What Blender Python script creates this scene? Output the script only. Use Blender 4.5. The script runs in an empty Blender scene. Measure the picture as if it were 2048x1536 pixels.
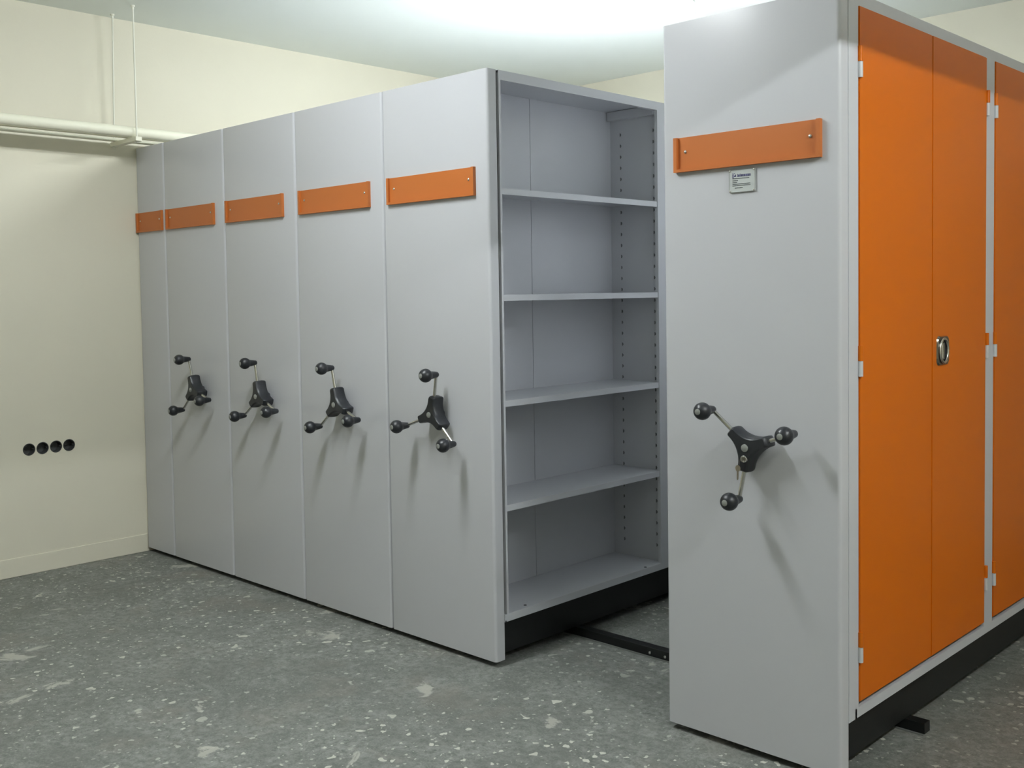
import bpy, bmesh, math, random
from mathutils import Matrix, Vector

random.seed(7)
SC = bpy.context.scene
COL = SC.collection

# ------------------------------------------------------------------ camera
CAM = dict(pos=(5.4169, -2.6629, 1.3847), yaw=0.7715, pitch=-0.0452, roll=-0.0157, f=2081.466, pv=681.45)
cd = bpy.data.cameras.new('camera')
cam = bpy.data.objects.new('camera', cd)
COL.objects.link(cam)
_y, _p, _r = CAM['yaw'], CAM['pitch'], CAM['roll']
fw = Vector((-math.sin(_y) * math.cos(_p), math.cos(_y) * math.cos(_p), math.sin(_p)))
rt = Vector((math.cos(_y), math.sin(_y), 0))
up = rt.cross(fw)
rt2 = math.cos(_r) * rt + math.sin(_r) * up
up2 = -math.sin(_r) * rt + math.cos(_r) * up
m = Matrix.Identity(4)
for i in range(3):
    m[i][0], m[i][1], m[i][2], m[i][3] = rt2[i], up2[i], -fw[i], CAM['pos'][i]
cam.matrix_world = m
cd.sensor_fit = 'HORIZONTAL'
cd.sensor_width = 36.0
cd.lens = 36.0 * CAM['f'] / 2048.0
cd.shift_y = -(768.0 - CAM['pv']) / 2048.0
cd.clip_start = 0.02
SC.camera = cam

# ------------------------------------------------------------------ world, exposure, lamp strengths
w = bpy.data.worlds.new('world')
SC.world = w
w.use_nodes = True
w.node_tree.nodes['Background'].inputs[0].default_value = (0.6, 0.65, 0.7, 1)
w.node_tree.nodes['Background'].inputs[1].default_value = 0.02
SC.view_settings.view_transform = 'Standard'
SC.view_settings.look = 'None'
SC.view_settings.gamma = 1.0
SC.view_settings.use_curve_mapping = False
SC.view_settings.exposure = 0.05
TUBE_COLOUR = (0.94, 0.985, 1.0)
SC.cycles.max_bounces = 7
SC.cycles.diffuse_bounces = 5
SC.cycles.glossy_bounces = 2
SC.cycles.use_light_tree = False
# fluorescent battens on the ceiling: centre x, near y, far y, tube radiance, number of tubes
LAMPS = [
    (2.28, 0.70, 1.92, 230.0, 2, 'white fluorescent ceiling batten above the closed grey shelving units'),
    (2.62, -1.82, -0.60, 184.0, 2, 'white fluorescent ceiling batten in front of the grey shelving fronts'),
    (6.20, -1.30, -0.08, 440.0, 1, 'white fluorescent ceiling batten beyond the added ceiling beam'),
]

# ------------------------------------------------------------------ measures
H = 2.20          # height of the shelving
CEIL = 2.883
YB = 3.167        # back wall
XR = 7.6          # right wall
YF = -4.6         # wall behind the camera


# ------------------------------------------------------------------ material helpers
def new_mat(name):
    mt = bpy.data.materials.new(name)
    mt.use_nodes = True
    nt = mt.node_tree
    b = nt.nodes['Principled BSDF']
    return mt, nt, b


def paint(name, col, rough, spec=0.5, bump=0.0, bscale=400.0, var=0.0, metallic=0.0, coat=0.0):
    mt, nt, b = new_mat(name)
    b.inputs['Base Color'].default_value = (*col, 1)
    b.inputs['Roughness'].default_value = rough
    b.inputs['Specular IOR Level'].default_value = spec
    b.inputs['Metallic'].default_value = metallic
    b.inputs['Coat Weight'].default_value = coat
    tc = nt.nodes.new('ShaderNodeTexCoord')
    if bump:
        n = nt.nodes.new('ShaderNodeTexNoise')
        n.inputs['Scale'].default_value = bscale
        n.inputs['Detail'].default_value = 2
        bp = nt.nodes.new('ShaderNodeBump')
        bp.inputs['Strength'].default_value = bump
        bp.inputs['Distance'].default_value = 0.001
        nt.links.new(tc.outputs['Object'], n.inputs['Vector'])
        nt.links.new(n.outputs['Fac'], bp.inputs['Height'])
        nt.links.new(bp.outputs['Normal'], b.inputs['Normal'])
    if var:
        n2 = nt.nodes.new('ShaderNodeTexNoise')
        n2.inputs['Scale'].default_value = 3.0
        n2.inputs['Detail'].default_value = 3
        mx = nt.nodes.new('ShaderNodeMix')
        mx.data_type = 'RGBA'
        mx.inputs['A'].default_value = (*[c * (1 - var) for c in col], 1)
        mx.inputs['B'].default_value = (*[min(1, c * (1 + var)) for c in col], 1)
        nt.links.new(tc.outputs['Object'], n2.inputs['Vector'])
        nt.links.new(n2.outputs['Fac'], mx.inputs['Factor'])
        nt.links.new(mx.outputs['Result'], b.inputs['Base Color'])
    return mt


M = {}
M['grey'] = paint('grey_powder_coat', (0.55, 0.557, 0.585), 0.23, 0.45)
M['carcass'] = paint('grey_shelf_steel', (0.56, 0.572, 0.605), 0.30, 0.45)
M['orange'] = paint('orange_powder_coat', (0.60, 0.135, 0.003), 0.36, 0.22)
M['plate_orange'] = paint('orange_label_holder_paint', (0.47, 0.140, 0.032), 0.38, 0.35)
M['black'] = paint('black_painted_steel', (0.007, 0.008, 0.008), 0.45, 0.4, 0.1, 300)
M['gap_infill'] = paint('dark_gap_strip', (0.018, 0.014, 0.013), 0.8)  # very dark brown, for the strip behind the front panels
M['plastic'] = paint('black_plastic', (0.014, 0.016, 0.02), 0.38, 0.5, 0.08, 900)
M['cap'] = paint('grey_plastic_cap', (0.25, 0.26, 0.24), 0.5)
M['chrome'] = paint('chrome', (0.62, 0.61, 0.58), 0.2, metallic=1.0)
M['darkchrome'] = paint('chrome_painted_reflection', (0.26, 0.235, 0.20), 0.2, metallic=1.0)  # dark tint stands for the dim surroundings mirrored in the chrome
M['brass'] = paint('worn_nickel_key', (0.50, 0.44, 0.36), 0.35, metallic=1.0)
M['screw'] = paint('zinc_screw', (0.75, 0.75, 0.72), 0.25, metallic=1.0)
M['hinge'] = paint('pale_grey_hinge', (0.57, 0.58, 0.59), 0.35)
M['dark'] = paint('dark_hole', (0.02, 0.02, 0.022), 0.7)
M['slot'] = paint('punched_slot', (0.16, 0.165, 0.175), 0.5)
M['wall'] = paint('cream_wall_paint', (0.68, 0.65, 0.535), 0.75, 0.25, 0.25, 60, 0.03)
M['ceiling'] = paint('ceiling_paint', (0.82, 0.86, 0.82), 0.8, 0.2, 0.15, 60, 0.02)
M['pipe'] = paint('painted_pipe', (0.74, 0.73, 0.60), 0.5, 0.4, 0.1, 80)
M['rod'] = paint('painted_rod', (0.72, 0.72, 0.62), 0.5)
M['box'] = paint('dark_junction_box_plastic', (0.06, 0.064, 0.064), 0.5)
M['housing'] = paint('white_lamp_housing', (0.8, 0.82, 0.8), 0.4)
M['rail'] = paint('black_rail_steel', (0.006, 0.007, 0.007), 0.4, 0.4)
M['flange'] = paint('grey_rail_flange', (0.16, 0.165, 0.155), 0.6, var=0.1)
M['acrylic'] = paint('pale_plate', (0.50, 0.53, 0.52), 0.3, coat=0.2)
M['ink'] = paint('dark_print', (0.06, 0.07, 0.075), 0.6)
M['inkblue'] = paint('blue_print', (0.045, 0.045, 0.13), 0.6)


def tube_mat(strength):
    mt, nt, b = new_mat('lit_fluorescent_tube')
    b.inputs['Base Color'].default_value = (0.9, 0.9, 0.9, 1)
    b.inputs['Emission Color'].default_value = (*TUBE_COLOUR, 1)
    b.inputs['Emission Strength'].default_value = strength
    return mt


def floor_mat():
    mt, nt, b = new_mat('worn_concrete')
    L = nt.links.new
    N = nt.nodes.new
    tc = N('ShaderNodeTexCoord')

    def noise(scale, detail=6, rough=0.6, dist=0.0):
        n = N('ShaderNodeTexNoise')
        n.inputs['Scale'].default_value = scale
        n.inputs['Detail'].default_value = detail
        n.inputs['Roughness'].default_value = rough
        n.inputs['Distortion'].default_value = dist
        L(tc.outputs['Object'], n.inputs['Vector'])
        return n

    def ramp(src, p0, p1, c0=(0, 0, 0, 1), c1=(1, 1, 1, 1)):
        r = N('ShaderNodeValToRGB')
        r.color_ramp.elements[0].position = p0
        r.color_ramp.elements[1].position = p1
        r.color_ramp.elements[0].color = c0
        r.color_ramp.elements[1].color = c1
        L(src, r.inputs['Fac'])
        return r

    def mix(fac, a, bb):
        mx = N('ShaderNodeMix')
        mx.data_type = 'RGBA'
        if hasattr(fac, 'links') or hasattr(fac, 'is_linked'):
            L(fac, mx.inputs['Factor'])
        else:
            mx.inputs['Factor'].default_value = fac
        for key, v in (('A', a), ('B', bb)):
            if isinstance(v, tuple):
                mx.inputs[key].default_value = v
            else:
                L(v, mx.inputs[key])
        return mx.outputs['Result']

    def math_(op, a, bb):
        mm = N('ShaderNodeMath')
        mm.operation = op
        for k, v in ((0, a), (1, bb)):
            if isinstance(v, (int, float)):
                mm.inputs[k].default_value = v
            else:
                L(v, mm.inputs[k])
        return mm.outputs[0]

    big = noise(1.6, 4, 0.6, 0.4)
    base = ramp(big.outputs['Fac'], 0.3, 0.72, (0.150, 0.160, 0.145, 1), (0.300, 0.308, 0.290, 1)).outputs['Color']
    fine = noise(38, 5, 0.75)
    col = mix(ramp(fine.outputs['Fac'], 0.36, 0.62).outputs['Color'], (0.115, 0.125, 0.112, 1), base)
    grit = noise(140, 2, 0.7)
    col = mix(math_('MULTIPLY', ramp(grit.outputs['Fac'], 0.5, 0.68).outputs['Color'], 0.45), col, (0.33, 0.34, 0.31, 1))

    # trowelled swirls
    sw = noise(9, 5, 0.6, 2.5)
    col = mix(math_('MULTIPLY', ramp(sw.outputs['Fac'], 0.52, 0.62).outputs['Color'], 0.22), col, (0.36, 0.37, 0.345, 1))

    # mid-scale mottling and faint brown stains
    md = noise(5.5, 5, 0.68, 0.8)
    col = mix(math_('MULTIPLY', ramp(md.outputs['Fac'], 0.40, 0.56, (1, 1, 1, 1), (0, 0, 0, 1)).outputs['Color'], 0.42), col, (0.125, 0.132, 0.118, 1))
    br = noise(2.3, 4, 0.65, 0.3)
    col = mix(math_('MULTIPLY', ramp(br.outputs['Fac'], 0.55, 0.68).outputs['Color'], 0.35), col, (0.230, 0.205, 0.175, 1))
    # paint drips: round specks, only in some cells
    dens = ramp(noise(0.9, 3).outputs['Fac'], 0.38, 0.56).outputs['Color']

    def specks(scale, thr, chance, colr, inp, seedoff):
        mp = N('ShaderNodeMapping')
        mp.inputs['Location'].default_value = (seedoff, seedoff * 0.37, 0)
        L(tc.outputs['Object'], mp.inputs['Vector'])
        wob = noise(scale * 2.2, 1)
        ad = N('ShaderNodeVectorMath')
        ad.operation = 'MULTIPLY_ADD'
        L(wob.outputs['Color'], ad.inputs[0])
        ad.inputs[1].default_value = (0.6 / scale,) * 3
        L(mp.outputs['Vector'], ad.inputs[2])
        v = N('ShaderNodeTexVoronoi')
        v.voronoi_dimensions = '2D'
        v.inputs['Scale'].default_value = scale
        L(ad.outputs['Vector'], v.inputs['Vector'])
        sep = N('ShaderNodeSeparateColor')
        L(v.outputs['Color'], sep.inputs['Color'])
        on = math_('LESS_THAN', sep.outputs['Red'], chance)
        size = math_('MULTIPLY', sep.outputs['Green'], thr)
        hit = math_('LESS_THAN', v.outputs['Distance'], size)
        f = math_('MULTIPLY', math_('MULTIPLY', on, hit), dens)
        return mix(math_('MULTIPLY', f, 0.85), inp, colr)

    col = specks(26, 0.25, 0.26, (0.62, 0.62, 0.55, 1), col, 0.0)
    col = specks(9, 0.15, 0.28, (0.58, 0.58, 0.51, 1), col, 3.1)
    col = specks(48, 0.26, 0.22, (0.50, 0.50, 0.44, 1), col, 7.7)
    # larger smeared filler patches
    pt = noise(3.3, 7, 0.62, 0.6)
    col = mix(math_('MULTIPLY', ramp(pt.outputs['Fac'], 0.640, 0.668).outputs['Color'], 0.75), col, (0.47, 0.46, 0.41, 1))
    L(col, b.inputs['Base Color'])
    b.inputs['Roughness'].default_value = 0.62
    b.inputs['Specular IOR Level'].default_value = 0.35
    bp = N('ShaderNodeBump')
    bp.inputs['Strength'].default_value = 0.35
    bp.inputs['Distance'].default_value = 0.004
    L(fine.outputs['Fac'], bp.inputs['Height'])
    L(bp.outputs['Normal'], b.inputs['Normal'])
    return mt


M['floor'] = floor_mat()


# ------------------------------------------------------------------ mesh helpers
def bm_box(bm, x0, x1, y0, y1, z0, z1):
    vs = [bm.verts.new((x, y, z)) for x in (x0, x1) for y in (y0, y1) for z in (z0, z1)]
    for f in ((0, 1, 3, 2), (4, 6, 7, 5), (0, 4, 5, 1), (2, 3, 7, 6), (0, 2, 6, 4), (1, 5, 7, 3)):
        bm.faces.new([vs[i] for i in f])
    return vs


def bm_lathe(bm, profile, origin, axis, n=20):
    """profile: list of (distance along axis, radius)"""
    a = Vector(axis).normalized()
    t = Vector((0, 0, 1)) if abs(a.z) < 0.9 else Vector((1, 0, 0))
    u = a.cross(t).normalized()
    v = a.cross(u)
    o = Vector(origin)
    rings = []
    for d, r in profile:
        if r < 1e-6:
            rings.append([bm.verts.new(o + a * d)])
        else:
            rings.append([bm.verts.new(o + a * d + (u * math.cos(2 * math.pi * k / n) + v * math.sin(2 * math.pi * k / n)) * r) for k in range(n)])
    for A, B in zip(rings, rings[1:]):
        for k in range(n):
            k2 = (k + 1) % n
            if len(A) == 1 and len(B) > 1:
                bm.faces.new((A[0], B[k], B[k2]))
            elif len(B) == 1 and len(A) > 1:
                bm.faces.new((A[k], A[k2], B[0]))
            elif len(A) > 1:
                bm.faces.new((A[k], A[k2], B[k2], B[k]))
    return rings


def bm_rod(bm, p, q, r, n=12):
    p, q = Vector(p), Vector(q)
    d = (q - p).length
    bm_lathe(bm, [(0, 0), (0, r), (d, r), (d, 0)], p, q - p, n)


def bm_prism(bm, pts, y0, y1):
    """polygon of (x, z) extruded along y, y0 < y1"""
    a = [bm.verts.new((x, y0, z)) for x, z in pts]
    b = [bm.verts.new((x, y1, z)) for x, z in pts]
    n = len(pts)
    bm.faces.new(a)
    bm.faces.new(list(reversed(b)))
    for k in range(n):
        bm.faces.new((a[k], b[k], b[(k + 1) % n], a[(k + 1) % n]))
    return a, b


def mesh(name, bm, mat, smooth=None):
    bmesh.ops.recalc_face_normals(bm, faces=bm.faces)
    me = bpy.data.meshes.new(name)
    bm.to_mesh(me)
    bm.free()
    me.materials.append(M[mat] if isinstance(mat, str) else mat)
    if smooth is not None:
        for p in me.polygons:
            p.use_smooth = True
        me.set_sharp_from_angle(angle=math.radians(smooth))
    return me


def obj(name, me, parent=None, loc=None):
    o = bpy.data.objects.new(name, me)
    COL.objects.link(o)
    if parent is not None:
        o.parent = parent
    if loc is not None:
        o.location = loc
    return o


def part(name, bm, mat, parent=None, smooth=None, loc=None):
    return obj(name, mesh(name, bm, mat, smooth), parent, loc)


def boxes(name, bl, mat, parent=None, bevel=0.0):
    bm = bmesh.new()
    for b in bl:
        bm_box(bm, *b)
    if bevel:
        bmesh.ops.bevel(bm, geom=bm.edges[:], offset=bevel, segments=1, affect='EDGES', clamp_overlap=True)
    return part(name, bm, mat, parent)


def thing(name, label, cat, loc, group=None):
    o = bpy.data.objects.new(name, None)
    o.empty_display_size = 0.1
    COL.objects.link(o)
    o.location = loc
    o['label'] = label
    o['category'] = cat
    if group:
        o['group'] = group
    return o


def tag(o, label, cat, group=None):
    o['label'] = label
    o['category'] = cat
    if group:
        o['group'] = group
    return o


def struct(o, label=None):
    o['kind'] = 'structure'
    if label:
        o['label'] = label
    return o


# ------------------------------------------------------------------ room shell
struct(boxes('floor', [(-0.12, XR + 0.12, YF - 0.12, YB + 0.12, -0.10, 0.0)], 'floor'),
       'worn grey concrete floor spattered with pale paint')
struct(boxes('ceiling', [(-0.12, XR + 0.12, YF - 0.12, YB + 0.12, CEIL, CEIL + 0.12)], 'ceiling'),
       'plain pale painted ceiling')
struct(boxes('wall_back', [(-0.12, XR + 0.12, YB, YB + 0.12, 0.0, CEIL)], 'wall'), 'cream painted wall behind the shelving')
struct(boxes('wall_right', [(XR, XR + 0.12, YF, YB, 0.0, CEIL)], 'wall'), 'cream painted wall on the right')
struct(boxes('wall_front', [(-0.12, XR + 0.12, YF - 0.12, YF, 0.0, CEIL)], 'wall'), 'cream painted wall behind the camera')

HOLES = [-0.615, -0.548, -0.480, -0.413]
HZ, HR = 0.634, 0.0295


def left_wall():
    bm = bmesh.new()

    def quad(y0, y1, z0, z1):
        bm.faces.new([bm.verts.new((0, y, z)) for y, z in ((y0, z0), (y1, z0), (y1, z1), (y0, z1))])
    c = 0.0333
    ya, yb, za, zb = HOLES[0] - c, HOLES[-1] + c, HZ - c, HZ + c
    quad(YF, ya, 0, CEIL)
    quad(yb, YB, 0, CEIL)
    quad(ya, yb, 0, za)
    quad(ya, yb, zb, CEIL)
    n = 32
    for i, hy in enumerate(HOLES):
        l = ya if i == 0 else (HOLES[i - 1] + hy) / 2
        r = yb if i == 3 else (HOLES[i + 1] + hy) / 2
        inner, outer = [], []
        for k in range(n):
            a = math.pi / 4 + 2 * math.pi * k / n
            inner.append(bm.verts.new((0, hy + HR * math.cos(a), HZ + HR * math.sin(a))))
            s = max(abs(math.cos(a)), abs(math.sin(a)))
            cy, cz = math.cos(a) / s, math.sin(a) / s
            outer.append(bm.verts.new((0, hy + (cy * (r - hy) if cy > 0 else -cy * (l - hy)), HZ + cz * c)))
        for k in range(n):
            k2 = (k + 1) % n
            bm.faces.new((inner[k], inner[k2], outer[k2], outer[k]))
    bm_box(bm, -0.16, -0.07, YF, YB, 0, CEIL)
    bm_box(bm, -0.07, -0.001, YF, ya - 0.05, 0, CEIL)
    bm_box(bm, -0.07, -0.001, yb + 0.05, YB, 0, CEIL)
    return struct(part('wall_left', bm, 'wall'), 'cream painted side wall with four junction boxes')


left_wall()
struct(boxes('baseboard_left', [(0, 0.006, YF, -0.001, 0, 0.096)], 'wall', bevel=0.002), 'low cream plinth along the side wall')
struct(boxes('shading_beam_1', [(4.75, 5.05, YF, YB, 2.404, CEIL)], 'ceiling', bevel=0.006), 'added unseen ceiling beam shading the door tops')  # unseen beam added to cast the shadow band across the orange doors

# ------------------------------------------------------------------ ceiling lamps
for lx, y0, y1, strength, ntube, lab in LAMPS:
    t = thing('fluorescent_lamp', lab, 'ceiling lamp', (lx, (y0 + y1) / 2, CEIL), 'fluorescent ceiling battens')
    hl = (y1 - y0) / 2
    boxes('housing', [(-0.04, 0.04, -hl, hl, -0.035, 0)], 'housing', t, bevel=0.006)
    tm = tube_mat(strength)
    for s in ((-1, 1) if ntube == 2 else (0,)):
        bm = bmesh.new()
        bm_rod(bm, (s * 0.03, -hl + 0.03, -0.056), (s * 0.03, hl - 0.03, -0.056), 0.013, 12)
        part('tube', bm, tm, t, 40)
        for e in (-1, 1):
            boxes('tube_holder', [(s * 0.03 - 0.016, s * 0.03 + 0.016, e * hl - 0.03 if e > 0 else -hl, hl if e > 0 else -hl + 0.03, -0.074, -0.03)], 'housing', t, bevel=0.003)


# ------------------------------------------------------------------ hand wheel
def star_outline(R, hw, rin, r_end=0.006):
    pts = []
    for k in range(3):
        a = k * 2 * math.pi / 3
        ca, sa = math.cos(a), math.sin(a)

        def P(r, t):
            return (r * ca - t * sa, r * sa + t * ca)
        # rounded end of the arm, from -t side to +t side
        for j in range(5):
            b = -math.pi / 2 + math.pi / 2 * j / 4
            pts.append(P(R - r_end + r_end * math.cos(b), -hw + r_end + r_end * math.sin(b)))
        for j in range(5):
            b = math.pi / 2 * j / 4
            pts.append(P(R - r_end + r_end * math.cos(b), hw - r_end + r_end * math.sin(b)))
        # concave flank towards the next arm
        a2 = a + math.pi / 3
        mid = (rin * math.cos(a2), rin * math.sin(a2))
        p0 = P(R - 0.012, hw)
        nx = a + 2 * math.pi / 3
        p2 = ((R - 0.012) * math.cos(nx) + hw * math.sin(nx), (R - 0.012) * math.sin(nx) - hw * math.cos(nx))
        ctrl = (2 * mid[0] - (p0[0] + p2[0]) / 2, 2 * mid[1] - (p0[1] + p2[1]) / 2)
        for j in range(0, 9):
            s = j / 8
            pts.append(tuple((1 - s) ** 2 * p0[i] + 2 * s * (1 - s) * ctrl[i] + s * s * p2[i] for i in (0, 1)))
    return pts


def hub_mesh():
    bm = bmesh.new()
    rings = []
    for y, sc_ in ((-0.016, 0.84), (-0.022, 0.95), (-0.036, 1.0), (-0.060, 0.95), (-0.067, 0.86), (-0.070, 0.74)):
        rings.append([bm.verts.new((x, y, z)) for x, z in star_outline(0.073 * (0.6 + 0.4 * sc_), 0.0165 * sc_, 0.0345 * sc_)])
    n = len(rings[0])
    for A, B in zip(rings, rings[1:]):
        for k in range(n):
            bm.faces.new((A[k], A[(k + 1) % n], B[(k + 1) % n], B[k]))
    bm.faces.new(rings[0])
    bm.faces.new(rings[-1])
    bm_lathe(bm, [(0, 0.014), (0.018, 0.013)], (0, 0, 0), (0, -1, 0), 20)
    return mesh('hub', bm, 'plastic', 35)


def knob_mesh():
    bm = bmesh.new()
    prof = [(0.047, 0), (0.047, 0.0090), (0.050, 0.0108), (0.060, 0.0125), (0.070, 0.0140), (0.079, 0.0152), (0.085, 0.0168)]
    rb, c = 0.0262, 0.107
    for j in range(0, 10):
        a = math.radians(-46 + j * (70 + 46) / 9)
        prof.append((c + rb * math.sin(a), rb * math.cos(a)))
    prof.append((c + rb * 0.945, 0.0))
    bm_lathe(bm, prof, (0, 0, 0), (0, -1, 0), 24)
    return mesh('knob', bm, 'plastic', 50)


HUB_ME = hub_mesh()
KNOB_ME = knob_mesh()
bm = bmesh.new()
bm_lathe(bm, [(0.1305, 0.0), (0.1305, 0.0092), (0.1325, 0.0090), (0.1335, 0.0075), (0.1335, 0)], (0, 0, 0), (0, -1, 0), 16)
KCAP_ME = mesh('knob_cap', bm, 'cap', 40)
bm = bmesh.new()
bm_lathe(bm, [(0.068, 0.0), (0.068, 0.0115), (0.072, 0.0110), (0.0732, 0.009), (0.0735, 0)], (0, 0, 0), (0, -1, 0), 20)
HCAP_ME = mesh('hub_cap', bm, 'cap', 40)
bm = bmesh.new()
bm_rod(bm, (0.055, -0.050, 0), (0.1575, -0.054, 0), 0.0062, 12)
bm_lathe(bm, [(0, 0), (0, 0.0068), (0.006, 0.0068), (0.006, 0)], (0.157, -0.049, 0), (0, -1, 0), 12)
ARM_ME = mesh('arm', bm, 'chrome', 40)
R_KNOB = 0.1561


def hand_wheel(parent, cx, cz, th, lock=False):
    hub = obj('hand_wheel', HUB_ME, parent, (cx, 0, cz))
    hub.rotation_euler = (0, -th, 0)
    hub['label'] = 'black three-armed hand wheel with ball knobs'
    obj('hub_cap', HCAP_ME, hub)
    for k in range(3):
        a = k * 2 * math.pi / 3
        arm = obj('arm', ARM_ME, hub)
        arm.rotation_euler = (0, -a, 0)
        arm['label'] = 'chrome spoke'
        kx, kz = R_KNOB * math.cos(a), R_KNOB * math.sin(a)
        obj('knob', KNOB_ME, hub, (kx, 0, kz))
        obj('knob_cap', KCAP_ME, hub, (kx, 0, kz))
    if lock:
        bm = bmesh.new()
        bm_lathe(bm, [(0.066, 0.0), (0.066, 0.0105), (0.076, 0.0105), (0.0775, 0.009), (0.0775, 0.006), (0.0765, 0.0055), (0.0765, 0)], (0, 0, 0), (0, -1, 0), 20)
        lk = part('lock', bm, 'chrome', hub, 40)
        a = math.radians(180) + th   # straight below the hub centre, whatever the wheel's turn
        ang = -math.pi / 2 - th
        lk.location = (0.031 * math.cos(ang), 0, 0.031 * math.sin(ang))
        lk['label'] = 'chrome key lock'
    return hub


# ------------------------------------------------------------------ orange label holder
def label_holder(parent, x0, x1, z0=1.746, z1=1.851):
    wd = x1 - x0
    o = boxes('label_holder', [(0, wd, -0.004, 0, 0, z1 - z0), (0, 0.012, -0.014, -0.004, 0, z1 - z0), (wd - 0.012, wd, -0.014, -0.004, 0, z1 - z0),
                               (0.012, wd - 0.012, -0.014, -0.004, 0, 0.009)], 'plate_orange', parent)
    o.location = (x0, 0, z0)
    o['label'] = 'orange metal label holder'
    for sx in (0.038, wd - 0.034):
        bm = bmesh.new()
        bm_lathe(bm, [(0.004, 0), (0.004, 0.0052), (0.006, 0.005), (0.0078, 0.003), (0.0082, 0)], (sx, 0, (z1 - z0) * 0.58), (0, -1, 0), 12)
        part('screw', bm, 'screw', o, 40)
    return o


# ------------------------------------------------------------------ shelving unit
def front_panel(parent, wd):
    bm = bmesh.new()
    g, r, n = 0.002, 0.011, 5
    pts = [(g, 0.046)]
    pts += [(g + r - r * math.cos(math.pi / 2 * j / n), r - r * math.sin(math.pi / 2 * j / n)) for j in range(n + 1)]
    pts += [(wd - g - r + r * math.sin(math.pi / 2 * j / n), r - r * math.cos(math.pi / 2 * j / n)) for j in range(n + 1)]
    pts += [(wd - g, 0.046)]
    lo = [bm.verts.new((x, y, 0.022)) for x, y in pts]
    hi = [bm.verts.new((x, y, H)) for x, y in pts]
    bm.faces.new(lo)
    bm.faces.new(hi)
    for k in range(len(pts)):
        k2 = (k + 1) % len(pts)
        bm.faces.new((lo[k], lo[k2], hi[k2], hi[k]))
    return part('front_panel', bm, 'grey', parent, 40)


SHELF_Z = (1.773, 1.381, 0.988, 0.598)
SLOT_PITCH = 0.0493


def slot_mesh():
    bm = bmesh.new()
    for x in (0.055, 0.236):
        z = 0.262
        while z < 2.10:
            pts = []
            for j in range(9):
                a = -math.pi / 2 + math.pi * j / 8
                pts.append((x + 0.0075 * math.cos(a), z + 0.0075 * math.sin(a)))
            bm_prism(bm, pts, -0.0012, 0.0)
            z += SLOT_PITCH
    return mesh('punched_slots', bm, 'slot')


SLOT_ME = slot_mesh()


def bay_side(unit, sx, xside, xback, bays, shelves, end_y):
    """one long side of a unit. sx = +1 faces +x, -1 faces -x; local coordinates"""
    def bx(xa, xb, y0, y1, z0, z1):
        return (min(xa, xb), max(xa, xb), y0, y1, z0, z1)
    # face frame
    boxes('top_rail', [bx(xside, xside - sx * 0.022, bays[0][0] - 0.010, end_y, 2.165, H)], 'carcass', unit)
    boxes('bottom_rail', [bx(xside, xside - sx * 0.022, bays[0][0] - 0.020, end_y, 0.163, 0.191)], 'carcass', unit)
    edges = [(bays[0][0] - 0.010, bays[0][0])]
    for a, b in zip(bays, bays[1:]):
        edges.append((a[1], b[0]))
    edges.append((bays[-1][1], end_y))
    for y0, y1 in edges:
        boxes('upright', [bx(xside, xside - sx * 0.016, y0, y1, 0.191, 2.165)], 'carcass', unit)
    # inner walls, back sheets, shelves
    for bi, (y0, y1) in enumerate(bays):
        ym = y0 + 0.451
        wl = boxes('side_wall', [bx(xback, xside - sx * 0.016, y1 + 0.024, y1 + 0.028, 0.163, 2.19)], 'carcass', unit)
        boxes('side_wall', [bx(xback, xside - sx * 0.016, y0 - 0.009, y0 - 0.005, 0.163, 2.19)], 'carcass', unit)
        boxes('back_sheet', [bx(xback - sx * 0.002, xback, y0 - 0.005, ym - 0.0010, 0.163, 2.19)], 'carcass', unit)
        boxes('back_sheet', [bx(xback - sx * 0.002, xback, ym + 0.0012, y1 + 0.024, 0.163, 2.19)], 'carcass', unit)
        boxes('bottom_shelf', [bx(xback, xside - sx * 0.001, y0 - 0.004, y1 + 0.023, 0.187, 0.1915)], 'carcass', unit)
        if not shelves:
            continue
        for z in SHELF_Z:
            boxes('shelf', [bx(xback, xside - sx * 0.004, y0 - 0.003, y1 + 0.022, z - 0.003, z),
                            bx(xside - sx * 0.004, xside - sx * 0.008, y0 + 0.001, y1 - 0.001, z - 0.023, z - 0.003)], 'carcass', unit)
        boxes('stiffener', [bx(xback + sx * 0.004, xside - sx * 0.022, y1 - 0.004, y1 + 0.023, 2.150, 2.188)], 'carcass', unit)
        if sx > 0:
            so = obj('punched_slots', SLOT_ME, unit, (xback, y1 + 0.024, 0))
            so['kind'] = 'stuff'
            if bi == 0:
                for px, py in ((xside - 0.026, y0 + 0.116), (xside - 0.012, y1 - 0.099)):
                    bm = bmesh.new()
                    bm_lathe(bm, [(0, 0.0065), (0.0012, 0.006), (0.0012, 0)], (px, py, 0.1915), (0, 0, 1), 10)
                    part('floor_slot', bm, 'dark', unit)


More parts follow.
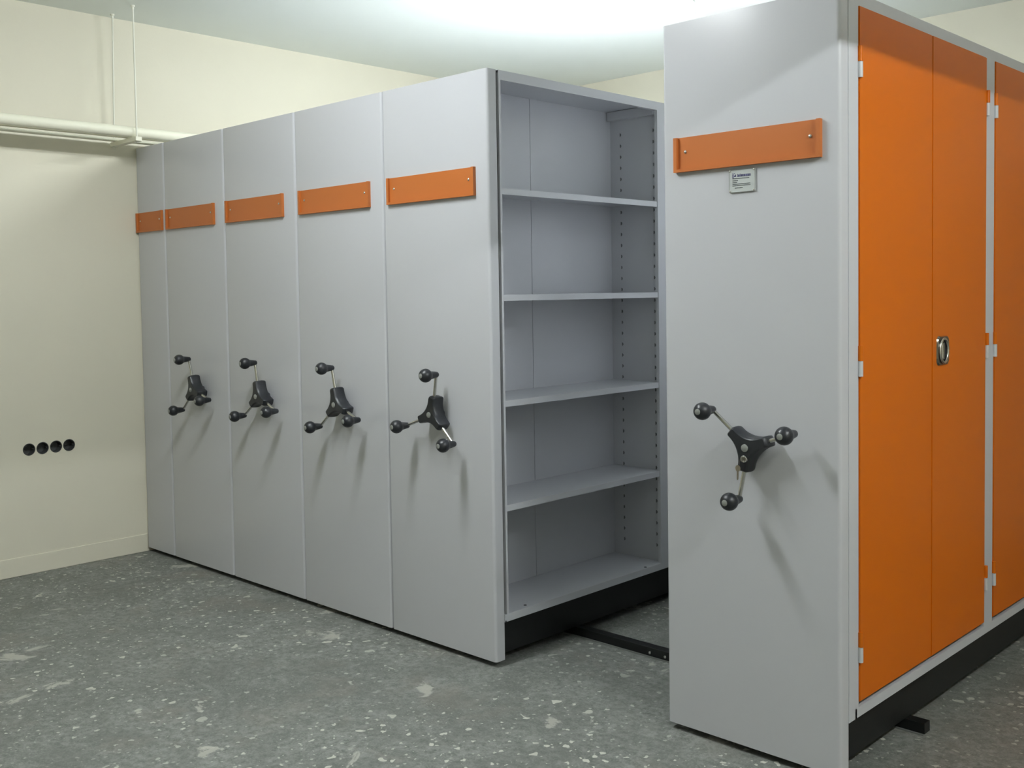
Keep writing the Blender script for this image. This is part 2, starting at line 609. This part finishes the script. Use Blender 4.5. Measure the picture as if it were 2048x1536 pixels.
def make_unit(x0, x1, label, dy=0.0, right=None, left=None, single=False, gap_infill=True):
    wd = x1 - x0
    u = thing('shelving_unit', label, 'shelving unit', (x0, 0, 0), 'mobile shelving units')
    front_panel(u, wd)
    ye = 3.125 + (0.02 if dy else 0)
    bays = [(0.068 + dy + k * 1.036, 1.026 + dy + k * 1.036) for k in range(3)]
    bays[2] = (bays[2][0], ye - 0.035)
    ins = 0.028
    boxes('base', [(ins, wd - ins, 0.046, ye - 0.02, 0.036, 0.163)], 'black', u)
    boxes('top_sheet', [(0.004, wd - 0.001, 0.046 if not gap_infill else 0.058, ye, 2.190, 2.1995)], 'carcass', u)
    if gap_infill:
        boxes('gap_strip', [(0.012, wd - 0.012, 0.046, 0.058, 0.168, 2.192)], 'gap_infill', u)  # dark strip set back between front panel and carcass
        boxes('base_tie', [(0.002, wd, 0.046, 0.0575, 0.163, 0.168)], 'carcass', u)
    else:
        boxes('upright', [(0.002, wd, 0.046, bays[0][0] - 0.010, 0.163, 2.190)], 'carcass', u)
    c = wd / 2
    if single:
        bay_side(u, 1, wd, 0.03, bays, False, ye)
    else:
        bay_side(u, 1, wd, c + 0.0247, bays, right == 'open', ye)
        bay_side(u, -1, 0.002, c - 0.0247, bays, left == 'open', ye)
    if left == 'closed':
        for y0, y1 in bays:
            boxes('bounce_panel', [(0.0035, 0.006, y0 - 0.002, y1 + 0.002, 0.1915, 2.1645)], 'grey', u)  # unseen side closed with added panels that bounce light into the open shelves
    return u, wd, bays


GROUP_X = [0.0, 0.3062, 0.8982, 1.5021, 2.1175, 2.7222]
LABELS = [
    'narrow grey shelving unit without hand wheel, against the cream wall',
    'grey mobile shelving unit with hand wheel, right beside the narrow unit',
    'grey mobile shelving unit, middle one of the five pushed together',
    'grey mobile shelving unit next to the one with open shelves',
    'grey mobile shelving unit with empty open shelves facing the aisle',
]
PLATES = [(0.006, 0.290), (0.335, 0.813), (0.925, 1.411), (1.538, 2.036), (2.153, 2.655), (3.541, 4.027)]
WHEELS = [None, (0.6505, 1.8166), (1.2437, 1.712), (1.844, 1.7428), (2.4485, 1.388), (3.8203, 2.4307)]

for i in range(5):
    u, wd, bays = make_unit(GROUP_X[i], GROUP_X[i + 1], LABELS[i], right='open' if i == 4 else None, single=(i == 0))
    label_holder(u, PLATES[i][0] - GROUP_X[i], PLATES[i][1] - GROUP_X[i])
    if WHEELS[i]:
        hand_wheel(u, WHEELS[i][0] - GROUP_X[i], 0.930, WHEELS[i][1])

X6 = 3.4919
u6, w6, bays6 = make_unit(X6, 4.0808, 'grey mobile shelving unit with orange double doors, standing apart on the right',
                          dy=0.036, right='doors', left='closed', gap_infill=False)
label_holder(u6, PLATES[5][0] - X6, PLATES[5][1] - X6)
hand_wheel(u6, WHEELS[5][0] - X6, 0.931, WHEELS[5][1], lock=True)


# doors with hinges and lock handle
def door_leaf(parent, y0, y1, z0=0.2065, z1=2.166):
    bm = bmesh.new()
    bm_box(bm, w6 - 0.015, w6 + 0.003, y0, y1, z0, z1)
    bmesh.ops.bevel(bm, geom=bm.edges[:], offset=0.0025, segments=2, affect='EDGES')
    d = part('door', bm, 'orange', parent, 30)
    d['label'] = 'orange steel door leaf'
    return d


def knuckle(parent, y, z0, z1, mat, name):
    bm = bmesh.new()
    bm_rod(bm, (w6 + 0.004, y, z0), (w6 + 0.004, y, z1), 0.0075, 10)
    return part(name, bm, mat, parent, 40)


for bi, (y0, y1) in enumerate(bays6):
    ym = y0 + 0.500 if bi < 2 else (y0 + y1) / 2
    d1 = door_leaf(u6, y0 + 0.002, ym - 0.0015)
    d2 = door_leaf(u6, ym + 0.0015, y1 - 0.002)
    for zj in (2.013, 1.181, 0.366):
        for d, yy in ((d1, y0 + 0.004), (d2, y1 + 0.004)):
            knuckle(d, yy, zj, zj + 0.042, 'orange', 'hinge_knuckle')
            kn = knuckle(d, yy, zj - 0.044, zj - 0.001, 'hinge', 'hinge_knuckle')
            kn['label'] = 'pale grey hinge knuckle'
    # recessed chrome swing handle on the second leaf
    hy, hz, hw, hh = ym + 0.080, 1.181, 0.046, 0.047
    bm = bmesh.new()
    xs = w6 + 0.003
    n = 28
    outer, mid, inn, deep = [], [], [], []
    for k in range(n):
        a = 2 * math.pi * k / n
        s = (abs(math.cos(a)) ** 8 + abs(math.sin(a)) ** 8) ** (-1 / 8)
        outer.append(bm.verts.new((xs, hy + hw * s * math.cos(a), hz + hh * s * math.sin(a))))
        mid.append(bm.verts.new((xs + 0.005, hy + hw * 0.93 * s * math.cos(a), hz + hh * 0.94 * s * math.sin(a))))
        inn.append(bm.verts.new((xs + 0.005, hy + 0.031 * math.cos(a), hz + 0.037 * math.sin(a))))
        deep.append(bm.verts.new((xs + 0.0005, hy + 0.026 * math.cos(a), hz + 0.032 * math.sin(a))))
    for A, B in ((outer, mid), (mid, inn), (inn, deep)):
        for k in range(n):
            bm.faces.new((A[k], A[(k + 1) % n], B[(k + 1) % n], B[k]))
    bm.faces.new(deep)
    hp = part('handle_plate', bm, 'darkchrome', d2, 50)
    hp['label'] = 'chrome lock plate tinted dark for its reflections'
    bm = bmesh.new()
    oval, nn, mm_ = [], 28, 8
    for k in range(nn):
        a = 2 * math.pi * k / nn
        oval.append([bm.verts.new((xs + 0.006 + 0.0045 * math.sin(2 * math.pi * j / mm_),
                                   hy + (0.031 + 0.006 * math.cos(2 * math.pi * j / mm_)) * math.cos(a),
                                   hz + (0.038 + 0.005 * math.cos(2 * math.pi * j / mm_)) * math.sin(a))) for j in range(mm_)])
    for k in range(nn):
        for j in range(mm_):
            bm.faces.new((oval[k][j], oval[(k + 1) % nn][j], oval[(k + 1) % nn][(j + 1) % mm_], oval[k][(j + 1) % mm_]))
    rg = part('handle_ring', bm, 'chrome', d2, 60)
    rg['label'] = 'oval chrome ring'
    bm = bmesh.new()
    cv = [bm.verts.new((xs + 0.0022, hy + 0.026 * math.cos(2 * math.pi * k / 24), hz + 0.033 * math.sin(2 * math.pi * k / 24))) for k in range(24)]
    ct = bm.verts.new((xs + 0.0008, hy, hz))
    for k in range(24):
        bm.faces.new((ct, cv[k], cv[(k + 1) % 24]))
    part('handle_cup', bm, 'dark', d2)
    bm = bmesh.new()
    bm_box(bm, xs + 0.001, xs + 0.010, hy - 0.016, hy - 0.004, hz - 0.029, hz + 0.029)
    bmesh.ops.bevel(bm, geom=bm.edges[:], offset=0.004, segments=3, affect='EDGES')
    hl_ = part('handle_lever', bm, 'chrome', d2, 50)
    hl_['label'] = 'chrome swing lever'

# maker's plate under the label holder
pl = boxes('maker_plate', [(0, 0.088, -0.004, -0.0005, 0, 0.066)], 'acrylic', u6, bevel=0.001)
pl.location = (3.732 - X6, 0, 1.6705)
pl['label'] = 'small pale plate with dark blue print'
for sx, sz in ((0.004, 0.0035), (0.084, 0.0035), (0.004, 0.0625), (0.084, 0.0625)):
    bm = bmesh.new()
    bm_lathe(bm, [(0.004, 0), (0.004, 0.0036), (0.0058, 0.003), (0.0064, 0)], (sx, 0, sz), (0, -1, 0), 10)
    part('screw', bm, 'screw', pl, 40)
pr = []


def bar(x0, x1, z0, z1, lst):
    lst.append((x0, x1, -0.0046, -0.0039, z0, z1))


blue, ink = [], []
# emblem and heading
bar(0.012, 0.0155, 0.0415, 0.0535, ink)
bar(0.0125, 0.0145, 0.0545, 0.0570, ink)
bm = bmesh.new()
bm_prism(bm, [(0.0165, 0.0552), (0.0215, 0.0572), (0.0175, 0.0535)], -0.0046, -0.0039)
bm_prism(bm, [(0.0175, 0.0455), (0.0235, 0.0455), (0.0235, 0.0525), (0.0205, 0.0500), (0.0172, 0.0478)], -0.0046, -0.0039)
for bb in ink:
    bm_box(bm, *bb)
part('print', bm, 'inkblue', pl)
x = 0.0285
for k, (wd_, hh_) in enumerate([(0.0016, 0.0085), (0.0042, 0.0066), (0.0015, 0.0088), (0.0042, 0.0066), (0.0040, 0.0066), (0.0042, 0.0066), (0.0042, 0.0066), (0.0056, 0.0066), (0.0040, 0.0066)]):
    bar(x, x + wd_, 0.0448, 0.0448 + hh_, blue)
    x += wd_ + 0.0013
boxes('print', blue, 'inkblue', pl)
boxes('plate_edge', [(0.0002, 0.0016, -0.0047, -0.0038, 0.006, 0.060), (0.0864, 0.0878, -0.0047, -0.0038, 0.006, 0.060), (0.008, 0.080, -0.0047, -0.0038, 0.0645, 0.0658), (0.008, 0.080, -0.0047, -0.0038, 0.0002, 0.0012)], 'cap', pl)
ink = []
for z, segs in ((0.0392, [(0.012, 0.068)]), (0.0332, [(0.012, 0.030)]), (0.0278, [(0.012, 0.027)]), (0.0230, [(0.012, 0.072)]), (0.0185, [(0.012, 0.072)]), (0.0118, [(0.020, 0.046)])):
    for a, b in segs:
        x = a
        while x < b:
            ww = random.uniform(0.0025, 0.006)
            bar(x, min(b, x + ww), z, z + 0.0019, ink)
            x += ww + 0.0008
boxes('print', ink, 'ink', pl)

# keys hanging from the wheel lock of the right-hand unit
kx, kz = 3.8203, 0.931 - 0.031
ks = thing('key_bunch', 'small keys hanging from the lock of the right hand wheel', 'keys', (kx, 0, kz))
bm = bmesh.new()
bm_box(bm, -0.0012, 0.0012, -0.090, -0.0776, -0.0045, 0.0045)
part('inserted_key', bm, 'chrome', ks)
bm = bmesh.new()
nR, nr = 20, 6
rr = [[bm.verts.new((-0.006 + 0.003 * math.cos(2 * math.pi * i / nR), -0.089 - 0.0065 * math.cos(2 * math.pi * i / nR) + 0.0007 * math.cos(2 * math.pi * j / nr),
                     -0.008 + 0.010 * math.sin(2 * math.pi * i / nR) + 0.0007 * math.sin(2 * math.pi * j / nr))) for j in range(nr)] for i in range(nR)]
for i in range(nR):
    for j in range(nr):
        bm.faces.new((rr[i][j], rr[(i + 1) % nR][j], rr[(i + 1) % nR][(j + 1) % nr], rr[i][(j + 1) % nr]))
part('ring', bm, 'chrome', ks, 60)
bm = bmesh.new()
pts = [(-0.010 + 0.0082 * math.cos(a), -0.026 + 0.0095 * math.sin(a)) for a in [2 * math.pi * k / 16 for k in range(16)]]
bm_prism(bm, pts, -0.0915, -0.0895)
bm_prism(bm, [(-0.0125, -0.034), (-0.0135, -0.056), (-0.0115, -0.060), (-0.0085, -0.057), (-0.0078, -0.034)], -0.0915, -0.0895)
hk = part('hanging_key', bm, 'brass', ks)

# ------------------------------------------------------------------ floor rails
for ry, lab in ((0.478, 'black steel floor rail running under the unit fronts'), (2.58, 'black steel floor rail running under the rear of the units')):
    rl = thing('floor_rail', lab, 'rail', (0, ry, 0), 'floor rails of the mobile shelving')
    boxes('rail_body', [(0.02, 4.115, 0.0, 0.040, 0.003, 0.036)], 'rail', rl, bevel=0.001)
    boxes('rail_flange', [(0.02, 4.112, -0.008, 0.048, 0.0, 0.003)], 'flange', rl)
    for bxp in (3.066, 3.137):
        bm = bmesh.new()
        bm_lathe(bm, [(0, 0), (0, 0.006), (0.003, 0.0055), (0.004, 0)], (bxp, 0.0005, 0.016), (0, -1, 0), 8)
        part('bolt', bm, 'screw', rl, 40)

# ------------------------------------------------------------------ pipes along the side wall
bm = bmesh.new()
bm_rod(bm, (0.262, YF, 2.246), (0.262, YB, 2.246), 0.0275, 28)
tag(part('water_pipe', bm, 'pipe', None, 40), 'thick cream painted pipe running below the ceiling along the wall', 'pipe')
bm = bmesh.new()
bm_rod(bm, (0.072, YF, 2.226), (0.072, YB, 2.226), 0.0095, 14)
tag(part('conduit', bm, 'pipe', None, 40), 'thin cream painted conduit between the thick pipe and the wall', 'pipe')
bm = bmesh.new()
bm_rod(bm, (0.222, YF, 2.2205), (0.222, YB, 2.2205), 0.0035, 8)
tag(part('cable', bm, 'pipe', None, 40), 'thin pale cable lying close under the thick pipe', 'cable')
hg = thing('pipe_hanger', 'pipe hanger of two thin rods and a short cross bar below the ceiling', 'hanger', (0, -0.138, 2.2))
boxes('cross_bar', [(0.035, 0.325, -0.017, 0.017, -0.006, 0.0165)], 'pipe', hg, bevel=0.002)
for rx in (0.073, 0.303):
    zz = 0.0 if rx > 0.2 else 0.0
    bm = bmesh.new()
    xo = rx if rx > 0.2 else 0.045
    bm_rod(bm, (rx, 0, CEIL - 2.2), (xo, 0, -0.014), 0.0042, 10)
    part('rod', bm, 'rod', hg, 40)
    bm = bmesh.new()
    bm_lathe(bm, [(0, 0), (0, 0.011), (0.008, 0.010), (0.010, 0.006), (0.022, 0.006), (0.022, 0)], (rx, 0, CEIL - 2.2), (0, 0, -1), 12)
    part('anchor', bm, 'rod', hg, 40)
    bm = bmesh.new()
    bm_lathe(bm, [(0, 0.0075), (0.001, 0.0125), (0.005, 0.0125), (0.006, 0.0065), (0.003, 0.006), (0.003, 0)], (xo, 0, -0.0065), (0, 0, -1), 14)
    part('nut', bm, 'rod', hg, 40)

# ------------------------------------------------------------------ junction boxes in the side wall
NAMES = ['leftmost of the four round junction boxes sunk in the cream wall', 'second from left of the four round junction boxes in the cream wall',
         'third from left of the four round junction boxes in the cream wall', 'rightmost of the four round junction boxes, nearest the shelving']
for hy, lab in zip(HOLES, NAMES):
    bm = bmesh.new()
    bm_lathe(bm, [(-0.001, HR + 0.0016), (-0.0014, HR - 0.0015), (0.044, HR - 0.003), (0.044, 0)], (0, hy, HZ), (-1, 0, 0), 32)
    bm_lathe(bm, [(0.041, 0), (0.041, 0.009), (0.044, 0.009)], (0, hy, HZ), (-1, 0, 0), 12)
    bm_lathe(bm, [(0.000, 0), (0.000, 0.003), (0.018, 0.003)], (-0.012, hy - 0.026, HZ), (-1, 0, 0), 8)
    bm_lathe(bm, [(0.000, 0), (0.000, 0.003), (0.018, 0.003)], (-0.012, hy + 0.026, HZ), (-1, 0, 0), 8)
    tag(part('junction_box', bm, 'box', None, 40), lab, 'junction box', 'junction boxes in the side wall')
